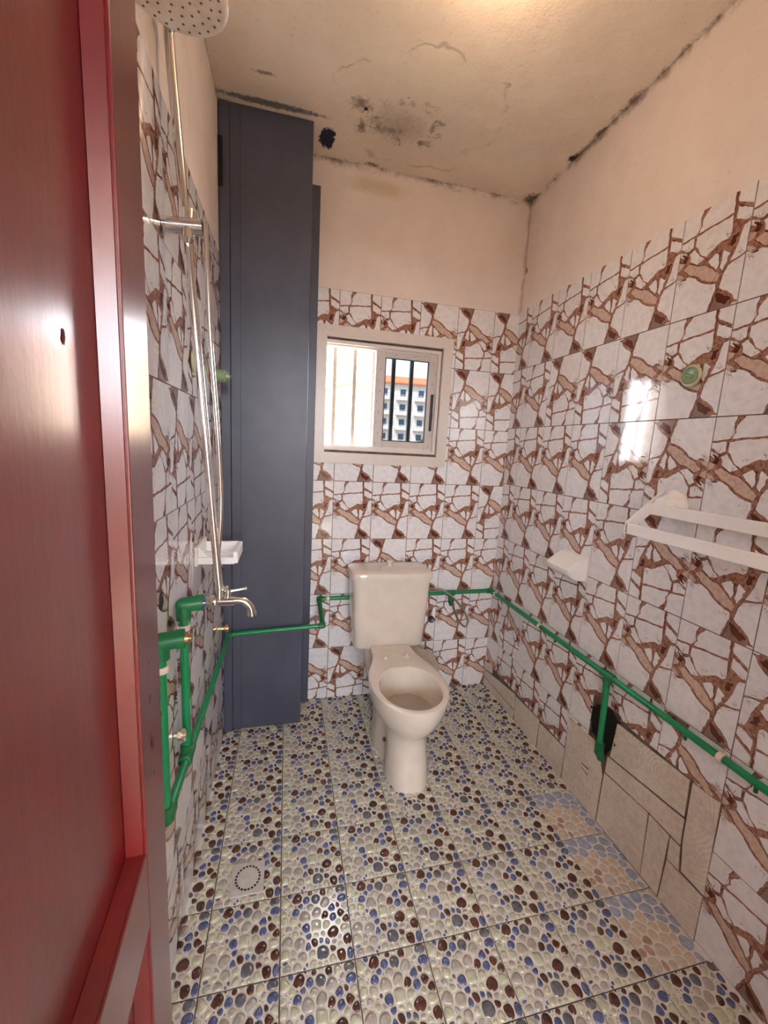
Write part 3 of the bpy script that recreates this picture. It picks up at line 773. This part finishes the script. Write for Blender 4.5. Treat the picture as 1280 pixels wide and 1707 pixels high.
seg([A1, A0]); seg([B1, B0]); seg([A1, C]); seg([C, D]); seg([D, E_], r=.0115, m=GRD); seg([E_, (-.024, -.022, .594)]); seg([(-.024, -.022, .594), Hh])
def fit(p, dirs, r=.0165, l=.032, name='fitting'):
    m_ = MB(); p = Vector(p)
    m_.bm(_sph(p, r), GRD, True)
    for d in dirs:
        d = Vector(d).normalized(); m_.tube([p, p+d*(l-.002), p+d*l], [r, r, r*.86], GRD, 18)
    return m_.build(name, gp)
def _sph(p, r):
    bm = bmesh.new(); bmesh.ops.create_uvsphere(bm, u_segments=18, v_segments=12, radius=r)
    for v in bm.verts: v.co += p
    return bm
vd = lambda a, b: Vector(b)-Vector(a)
fit(A1, [(0, 0, 1), vd(A1, C)], name='elbow'); fit(B1, [(0, 0, 1), (0, 1, 0), (0, -1, 0)], name='tee')
fit(C, [vd(C, A1), vd(C, D)], .0145, .024, 'elbow'); fit(D, [vd(D, C), vd(D, E_)], .014, .022, 'elbow'); fit(E_, [vd(E_, D), (1, 0, 0)], .014, .022, 'elbow')
fit((-.024, -.022, .594), [(-1, 0, 0), (0, -1, 0)], .0145, .026, 'elbow')
for p in (A0, B0):      # brass-threaded wall elbows that turn into the room
    p = Vector(p); m_ = MB(); m_.bm(_sph(p, .019), GRD, True); m_.tube([p-Vector((0, 0, .038)), p], .018, GRD, 20); m_.tube([p, p+Vector((.030, .004, .002))], .019, GRD, 20); m_.tube([p+Vector((.030, .004, .002)), p+Vector((.046, .006, .003))], .0205, GRD, 20)
    e = m_.build('threaded_elbow', gp)
    if p.y < -1.1:
        m_ = MB(); m_.tube([p+Vector((.046, .006, .003)), p+Vector((.053, .007, .003))], .0125, BRASS, 20); m_.tube([p+Vector((.052, .007, .003)), p+Vector((.060, .007, .003))], .008, BRASS, 12); m_.build('brass_insert', e)
# right wall tee with the drop
TE = Vector((-.024, -.912, .598))
fit(TE, [(0, 1, 0), (0, -1, 0), (0, 0, -1)], .0155, .028, 'tee')
seg([TE, (-.026, -.925, .31)]); m_ = MB(); m_.tube([(-.026, -.924, .335), (-.026, -.926, .300), (-.012, -.926, .270)], [.016, .017, .015], GRD, 18); m_.bm(_sph(Vector((-.026, -.926, .298)), .0168), GRD, True); m_.build('elbow', gp)
TB = Vector((-.268, -.022, .590)); fit(TB, [(1, 0, 0), (-1, 0, 0), (0, 0, -1)], .0150, .024, 'tee')
m_ = MB(); m_.tube([TB, TB+Vector((0, 0, -.050)), TB+Vector((0, -.02, -.060))], .0145, GRD, 16); m_.build('threaded_elbow', gp)
def clipm(p, axis, r=.0145):
    m_ = MB(); p = Vector(p); ax = Vector(axis).normalized(); m_.tube([p-ax*.007, p+ax*.007], r, CLIP, 18)
    n = Vector((0, 1, 0)) if abs(ax.x) > .7 else (Vector((1, 0, 0)) if p.x > -.5 else Vector((-1, 0, 0)))
    q = p+n*.016
    lo = [min(p[i], q[i])-(.007 if abs(n[i]) < .5 else 0) for i in range(3)]; hi = [max(p[i], q[i])+(.007 if abs(n[i]) < .5 else 0) for i in range(3)]
    m_.box(lo, hi, CLIP, .001); m_.build('pipe_clip', gp)
clipm((-.024, -.081, .5945), (0, 1, 0)); clipm((-.024, -.496, .596), (0, 1, 0)); clipm((-.024, -1.318, .600), (0, 1, 0), .0155)
clipm((LX, -1.185, .895), (0, 0, 1)); clipm((LX, -.985, .895), (0, 0, 1)); clipm((-.955, -.022, .581), (1, 0, 0), .0135)
for y in (-.60, -1.21, -1.40):       # stubby wall plugs under the pipe
    m_ = MB(); m_.tube([(-.016, y, .588), (-.016, y, .570)], .005, GRD, 10); m_.build('wall_plug', gp)

# braided hose to the cistern
HOSE = NT('braided_steel'); wv = HOSE.n('ShaderNodeTexWave'); HOSE.t.links.new(HOSE.pos, wv.inputs[0]); wv.inputs['Scale'].default_value = 140; wv.inputs['Distortion'].default_value = 2
HOSE.set(color=HOSE.mix(wv.outputs[1], srgb(104, 92, 84), srgb(206, 194, 178)), rough=.35, metal=.8); HOSE.bump(wv.outputs[1], .5, .001); HOSE = HOSE.m
hs = thing('flexible_hose', 'braided steel hose looping from the green pipe tee to the cistern side', 'hose', (-.27, -.04, .5))
m_ = MB(); m_.tube(smoothpath([(-.452, -.10, .640), (-.40, -.060, .632), (-.34, -.045, .620), (-.281, -.045, .585), (-.202, -.042, .505), (-.160, -.040, .430), (-.172, -.040, .392), (-.212, -.040, .425), (-.245, -.041, .485), (-.262, -.043, .540)], 8), .0058, HOSE, 10); m_.build('braid', hs)
for a, b in (((-.458, -.105, .640), (-.425, -.080, .637)), ((-.259, -.043, .525), (-.267, -.043, .552)), ((-.385, -.055, .630), (-.365, -.050, .627))):
    m_ = MB(); m_.tube([a, b], .0088, CHR, 6); m_.build('hose_nut', hs)
adopt(hs)
av = thing('wall_socket_pipe', 'black capped pipe stub low on the back wall right beside the cistern', 'pipe stub', (-.375, -.01, .44))
m_ = MB(); m_.tube([(-.372, -.004, .437), (-.372, -.030, .437)], .017, BLK, 16); m_.build('stub', av); m_ = MB(); m_.tube([(-.372, -.030, .437), (-.372, -.040, .437)], .010, simple('grey_cap', (.25, .25, .24), .4), 12); m_.build('cap', av); adopt(av)

# ---------------------------------------------------------------- tap with shower riser on the left wall
shw = thing('shower_tap', 'chrome bib tap and tall shower riser with round white head on the left wall', 'shower', (-1.35, -.985, .96))
ty = -.985; tz = .962
m_ = MB()
m_.tube([(-1.377, ty, .958), (-1.352, ty, tz)], .0085, CHR, 16); m_.tube([(-1.366, ty, .959), (-1.358, ty, .96)], .015, CHR, 6)
m_.tube([(-1.352, ty, tz), (-1.300, ty, tz)], [.0135, .0125], CHR, 20); m_.bm(_sph(Vector((-1.350, ty, tz)), .0165), CHR, True)
m_.tube([(-1.338, ty, tz), (-1.337, ty, tz+.042)], .0115, CHR, 18)
m_.build('tap_body', shw)
m_ = MB(); m_.tube(smoothpath([(-1.325, ty, tz), (-1.300, ty, tz+.001), (-1.278, ty, tz-.003), (-1.262, ty, tz-.018), (-1.258, ty, tz-.036)], 6), .0098, CHR, 18); m_.tube([(-1.2583, ty, tz-.030), (-1.2575, ty, tz-.042)], .0118, CHR, 18); m_.build('spout', shw)
m_ = MB(); m_.tube([(-1.318, ty, tz+.008), (-1.316, ty, tz+.030)], [.009, .007], CHR, 14)
for d in ((.042, .006, .004), (-.012, -.014, .010), (-.006, .016, .004)): m_.tube([(-1.316, ty, tz+.026), (-1.316+d[0], ty+d[1], tz+.026+d[2])], [.0038, .0036], CHR, 10); m_.bm(_sph(Vector((-1.316+d[0], ty+d[1], tz+.026+d[2])), .0052), CHR, True)
m_.build('tap_lever', shw)
m_ = MB(); m_.bm(_sph(Vector((-1.357, ty-.002, tz+.0)), .004), simple('blue_cap', (.05, .3, .6), .3), True); m_.tube([(-1.3765, ty, .958), (-1.374, ty, .958)], .0205, simple('blue_washer', (.03, .10, .16), .4), 18); m_.build('blue_washer', shw)
R0 = Vector((-1.338, ty, tz+.04)); R1 = Vector((-1.421, ty, 2.150))
m_ = MB(); m_.tube(smoothpath([R0, R0.lerp(R1, .5), R1, R1+Vector((.004, -.012, .050)), R1+Vector((.022, -.06, .075)), (-1.378, -1.13, 2.205), (-1.372, -1.175, 2.165), (-1.372, -1.18, 2.14)], 8), .0098, CHR, 18); m_.build('riser_pipe', shw)
m_ = MB(); m_.tube(smoothpath([(-1.355, ty-.018, 1.84), (-1.349, ty-.017, 1.62), (-1.335, ty-.014, 1.38), (-1.331, ty-.006, 1.20), (-1.345, ty+.01, 1.05)], 8), .0055, CHR, 12); m_.build('hose', shw)
m_ = MB(); m_.tube([(WX+.004, ty-.012, 1.826), (-1.362, ty-.012, 1.832)], .0165, CHR, 18); m_.tube([(-1.392, ty-.02, 1.80), (-1.392, ty-.004, 1.865)], .013, CHR, 14); m_.build('slider_bracket', shw)
HEADM = simple('shower_head_white', srgb(228, 212, 194), .3); 
hc = Vector((-1.372, -1.185, 2.108)); m_ = MB()
turned(m_, [(.002, .045), (.014, .044), (.018, .030), (.060, .022), (.086, .014), (.090, .006), (.089, .000), (.082, -.003)], HEADM, hc, (.06, -.05, 1), 48); m_.build('shower_head', shw)
m_ = MB(); DK = simple('nozzle_rubber', srgb(120, 78, 66), .7); q = Vector((.06, -.05, 1)).to_track_quat('Z', 'Y').to_matrix()
for rr_, cnt in ((.014, 5), (.030, 10), (.046, 15), (.062, 20), (.076, 25)):
    for k in range(cnt):
        a = 2*pi*k/cnt+rr_*30; vs, fs = lathe([(.0018, -.0033), (.0022, -.0031), (.0022, -.0027)], 8); m_.add([hc+q @ (v*1.0+Vector((rr_*cos(a), rr_*sin(a), -.0008))) for v in vs], fs, DK, True)
nz_ = m_.build('nozzle_ring', shw); nz_['kind'] = 'stuff'
adopt(shw)

# ---------------------------------------------------------------- small fittings
WPL = simple('white_plastic', srgb(244, 242, 240), .25, var=.03)
sd_ = thing('soap_dish', 'small white slatted plastic soap dish fixed on the left wall above the tap', 'soap dish', (WX, -.69, 1.0))
m_ = MB(); m_.box((WX+.003, -.755, .985), (WX+.012, -.60, 1.045), WPL, .002); m_.build('back_plate', sd_)
m_ = MB()
m_.box((WX+.010, -.750, .990), (-1.328, -.742, 1.012), WPL, .002); m_.box((WX+.010, -.612, .990), (-1.328, -.604, 1.030), WPL, .002)
m_.box((-1.334, -.750, .992), (-1.318, -.604, 1.030), WPL, .004)
for k in range(6): m_.box((WX+.01+.0, -.738+k*.021, .992), (-1.33, -.727+k*.021, 1.000), WPL, .001)
m_.build('tray', sd_)
m_ = MB(); m_.add([(WX+.012, -.742, 1.0), (WX+.055, -.742, .998), (WX+.012, -.742, 1.043), (WX+.012, -.736, 1.0), (WX+.055, -.736, .998), (WX+.012, -.736, 1.043)], [(0, 1, 2), (5, 4, 3), (0, 3, 4, 1), (1, 4, 5, 2), (2, 5, 3, 0)], WPL); m_.build('bracket', sd_)
adopt(sd_)
PHN = thing('paper_holder', 'small white plastic toilet paper holder on the right wall above the green pipe', 'paper holder', (0, -.646, .93))
prof = [(0, .975), (.020, .982), (.050, .965), (.078, .945), (.086, .933), (.083, .918), (.070, .904), (.045, .892), (.020, .888), (0, .890)]
m_ = MB(); bm = bmesh.new(); V0 = [bm.verts.new((-.004-a, -.575, z)) for a, z in prof]; V1 = [bm.verts.new((-.004-a, -.717, z)) for a, z in prof]
n = len(prof)
for i in range(n-1): bm.faces.new((V0[i], V0[i+1], V1[i+1], V1[i]))
bm.faces.new(V0[::-1]); bm.faces.new(V1); bm.faces.new((V0[0], V1[0], V1[-1], V0[-1])); bmesh.ops.recalc_face_normals(bm, faces=bm.faces)
bmesh.ops.bevel(bm, geom=[e for e in bm.edges if abs(e.verts[0].co.y-e.verts[1].co.y) < 1e-6], offset=.003, segments=2, affect='EDGES'); m_.bm(bm, WPL, True); m_.build('cover', PHN)
m_ = MB(); m_.box((-.006, -.725, .885), (-.003, -.567, .985), WPL, .001); m_.build('back_plate', PHN)
adopt(PHN)
tr_ = thing('towel_rack', 'white plastic towel rack with two flat rails on the right wall near the camera', 'towel rack', (0, -1.35, 1.25))
m_ = MB(); m_.box((-.132, -1.72, 1.148), (-.120, -1.0, 1.183), WPL, .0025); m_.build('rail', tr_)
m_ = MB(); m_.box((-.060, -1.72, 1.212), (-.048, -1.0, 1.247), WPL, .0025); m_.build('rail', tr_)
for y0 in (-1.006, -1.722):
    m_ = MB(); vs = []
    for y in (y0, y0+.010): vs += [(-.132, y, 1.148), (-.132, y, 1.183), (-.010, y, 1.287), (-.004, y, 1.287), (-.004, y, 1.250), (-.048, y, 1.212)]
    m_.add(vs, [(0, 1, 2, 3, 4, 5), (11, 10, 9, 8, 7, 6)]+[(i, (i+1) % 6+0, (i+1) % 6+6, i+6) for i in range(6)], WPL); m_.build('side_arm', tr_)
for yc in (-1.045, -1.68):
    m_ = MB(); turned(m_, [(.046, 0), (.048, .004), (.047, .012), (.034, .024), (.024, .056), (.001, .057)], WPL, (-.004, yc, 1.248), (-1, 0, 0), 8)
    m_.build('wall_mount', tr_)
adopt(tr_)
GCAP = simple('pale_green_plastic', srgb(132, 156, 118), .3); RIM_ = simple('pale_ring', srgb(206, 206, 168), .4)
def green_plug(p, nrm, label, s_=1, stick=False):
    t = thing('pipe_plug', label, 'pipe plug', p); p = Vector(p); nrm = Vector(nrm)
    m_ = MB(); turned(m_, [(.030*s_, 0), (.032*s_, .004), (.030*s_, .008), (.026*s_, .009)], RIM_, p+nrm*.003, nrm); m_.build('collar', t)
    m_ = MB(); turned(m_, [(.0255*s_, .006), (.0255*s_, .012), (.022*s_, .015), (.018*s_, .012), (.004, .012)] if not stick else [(.022, .006), (.022, .045), (.016, .048), (.014, .060), (.004, .062)], GCAP, p+nrm*.003, nrm); c_ = m_.build('cap', t)
    m_ = MB(); ax = Vector((0, .8, .35)) if abs(nrm.x) > .5 else Vector((1, 0, 0)); z_ = .0135 if not stick else .062
    m_.tube([p+nrm*z_-ax*.013, p+nrm*(z_+.003), p+nrm*z_+ax*.013], .005, GCAP, 10); m_.build('grip', c_)
    adopt(t)
green_plug((-.0035, -1.033, 1.634), (-1, 0, 0), 'round pale green pipe plug with cream ring, high on the right wall')
green_plug((WX+.0035, -.425, 1.598), (1, 0, 0), 'pale green pipe plug sticking out of the left wall, nearer the blue duct', 1, True)
green_plug((WX+.0035, -.735, 1.590), (1, 0, 0), 'pale green pipe plug on the left wall, half hidden behind the shower riser')
def brass(p, label, m=BRASS):
    t = thing('pipe_fitting', label, 'pipe fitting', p); p = Vector(p)
    m_ = MB(); m_.tube([p, p+Vector((.030, 0, 0))], .008, m, 8); m_.tube([p+Vector((.012, 0, 0)), p+Vector((.020, 0, 0))], .014, m, 6); m_.tube([p+Vector((.024, 0, -.016)), p+Vector((.024, 0, .010))], .006, m, 10); m_.build('nipple', t)
    m_ = MB(); m_.tube([p+Vector((.024, 0, .008)), p+Vector((.026, -.012, .020))], .005, m, 8); m_.build('stem', t); adopt(t)
brass((WX+.004, -.260, .552), 'small brass pipe fitting on the left wall below the tap, beside the blue duct')
brass((WX+.004, -1.035, .628), 'small pale metal fitting on the left wall between the two upright green pipes', simple('pale_nickel', srgb(220, 205, 180), .25, .8))
# floor drain
DR = simple('drain_white', srgb(204, 200, 194), .35)
fd = thing('floor_drain', 'square white floor drain with a ring of slots near the left wall', 'floor drain', (-1.274, -.909, .004))
m_ = MB(); m_.box((-1.324, -.960, .0035), (-1.224, -.858, .0085), DR, .0015); m_.build('cover_plate', fd)
m_ = MB(); BK = simple('drain_slot', (.01, .01, .01), .9)
for k in range(22):
    a = 2*pi*k/22; da = .095
    q_ = [(-1.274+r_*cos(a+d_), -.909+r_*sin(a+d_), .0088) for r_, d_ in ((.033, -da), (.039, -da), (.039, da), (.033, da))]; m_.face(q_, BK)
m_.build('slot_ring', fd)
m_ = MB(); turned(m_, [(.031, 0), (.031, .0008), (.010, .0012)], DR, (-1.274, -.909, .0084)); m_.build('inner_disc', fd)
adopt(fd)
# holder of the added, unseen bulb that warms the ceiling
lb = thing('added_bulb', 'added bare bulb for the warm glow, out of sight under the ceiling on a short white holder', 'lamp', ADDED_BULB)
m_ = MB(); turned(m_, [(.035, .105), (.035, .124), (.014, .100), (.014, .055), (.018, .050), (.018, .040)], WPL, ADDED_BULB); m_.build('added_bulb_holder', lb); adopt(lb)

# ---------------------------------------------------------------- outside the window
YEL = simple('yellow_render', srgb(246, 204, 100), .9, var=.05, scale=.5); DKW = simple('window_dark', srgb(150, 130, 100), .5); YTR = simple('yellow_roof_edge', srgb(150, 130, 20), .8)
def block(name, label, c0, ang, w, d, h, wall, roof, rh, win_m, cols, floors, over=.4, balc=False, z0=-12):
    t = thing(name, label, 'building', (c0[0], c0[1], 0)); m_ = MB()
    ux = Vector((cos(ang), sin(ang), 0)); uy = Vector((-sin(ang), cos(ang), 0)); o = Vector((c0[0], c0[1], 0))
    def bx(mb_, a0, a1, b0, b1, z0_, z1_, m):
        q = [o+ux*a+uy*b+Vector((0, 0, z)) for z in (z0_, z1_) for a, b in ((a0, b0), (a1, b0), (a1, b1), (a0, b1))]
        mb_.add(q, [(3, 2, 1, 0), (4, 5, 6, 7), (0, 1, 5, 4), (1, 2, 6, 5), (2, 3, 7, 6), (3, 0, 4, 7)], m)
    bx(m_, 0, w, 0, d, z0, h, wall); m_.build('walls', t)
    m_ = MB(); bx(m_, -over, w+over, -over, d+over, h, h+.25, roof)
    if rh:
        a = [o+ux*x+uy*y+Vector((0, 0, h+.25)) for x, y in ((-over, -over), (w+over, -over), (w+over, d+over), (-over, d+over))]; r_ = [o+ux*x+uy*(d/2)+Vector((0, 0, h+.25+rh)) for x in (rh*1.5, w-rh*1.5)]
        m_.add(a+r_, [(0, 1, 5, 4), (1, 2, 5), (2, 3, 4, 5), (3, 0, 4)], roof)
    m_.build('roof', t)
    for f in range(floors):
        zz = h-2.3-f*2.9
        for k in range(cols):
            a = (k+.5)*w/cols; m_ = MB(); bx(m_, a-.55, a+.55, -.04, .02, zz, zz+1.3, win_m)
            if not balc: bx(m_, a-.7, a+.7, -.12, 0, zz-.12, zz, wall)
            m_.build('window', t)
            if balc:
                m_ = MB(); bx(m_, a-1.3, a+1.3, -1.2, 0, zz-.9, zz-.75, wall)
                for j in range(8): bx(m_, a-1.3+j*.36, a-1.24+j*.36, -1.2, -1.14, zz-.75, zz+.05, wall)
                bx(m_, a-1.3, a+1.3, -1.22, -1.14, zz+.03, zz+.1, wall); m_.build('balcony', t)
        if not balc:
            for k in range(2):
                b = (k+.5)*d/2; m_ = MB(); bx(m_, -.04, .02, b-.5, b+.5, zz, zz+1.3, win_m); m_.build('window', t)
    adopt(t); return t
block('yellow_building', 'sunlit pale yellow building seen through the open half of the window', (5.9, 45), radians(14), 3.3, 16, 8.15, YEL, YTR, 0, DKW, 1, 6)
BEI = simple('beige_render', srgb(214, 198, 186), .9, var=.06, scale=.3); ORR = simple('orange_tile_roof', srgb(224, 120, 70), .8, scale=3); WD2 = simple('far_window', srgb(60, 70, 90), .3)
block('apartment_building', 'beige apartment building with balconies and an orange roof behind the glass pane', (12, 80), radians(-4), 26, 12, 13.8, BEI, ORR, 2.2, WD2, 7, 6, balc=True, over=.8)
LEAF = simple('tree_leaf', srgb(74, 96, 52), .7, var=.5, scale=2)
for i, (x, y, h_, r_) in enumerate(((12.6, 66, 2.6, 2.2), (17.4, 64, 1.9, 2.2), (22.2, 66, 3.2, 2.2))):
    t = thing('tree', ['leftmost leafy green tree below the apartment building', 'middle leafy green tree below the apartment building', 'rightmost leafy green tree below the apartment building'][i], 'tree', (x, y, -12), 'trees outside the window')
    rt = random.Random(i); m_ = MB()
    for _ in range(900):
        d = Vector((rt.gauss(0, 1), rt.gauss(0, 1), rt.gauss(0, 1))).normalized()*rt.uniform(.6, 1)*r_; c_ = Vector((x, y, h_-r_))+Vector((d.x, d.y, d.z*1.1)); s_ = rt.uniform(.15, .35)
        m_.add([c_+Vector((rt.uniform(-s_, s_), rt.uniform(-s_, s_), rt.uniform(-s_, s_))) for _ in range(4)], [(0, 1, 2), (0, 2, 3)], LEAF)
    m_.build('crown', t); m_ = MB(); m_.tube([(x, y, -12), (x+.2, y, -4), (x, y, h_-r_)], [.3, .22, .12], simple('bark', srgb(90, 70, 55), .9), 10); m_.build('trunk', t); adopt(t)
GND = simple('ground_concrete', srgb(190, 180, 165), .95, scale=2)
mb = MB(); mb.box((-60, .16, -12.2), (90, 160, -12), GND); struct(mb.build('ground'))
mb = MB(); mb.box((-2.9, FY-3.6, 0), (-2.75, FY-.15, H), PLASTER); mb.box((.85, FY-3.6, 0), (1.0, FY-.15, H), PLASTER); mb.box((-2.9, FY-.30, 0), (WX-.15, FY-.15, H), PLASTER); mb.box((.15, FY-.30, 0), (.9, FY-.15, H), PLASTER); mb.box((-2.9, FY-3.6, 0), (1.0, FY-3.45, 1.55), PLASTER); struct(mb.build('added_hall_walls'))  # unseen walls and parapet, added to dim the light through the doorway
mb = MB(); mb.box((-9, -14, -.12), (8, FY-.15, -.01), GND); struct(mb.build('added_terrace'))  # unseen ground outside the doorway, added to send daylight in
print('polys', sum(len(o.data.polygons) for o in bpy.data.objects if o.type == 'MESH'))
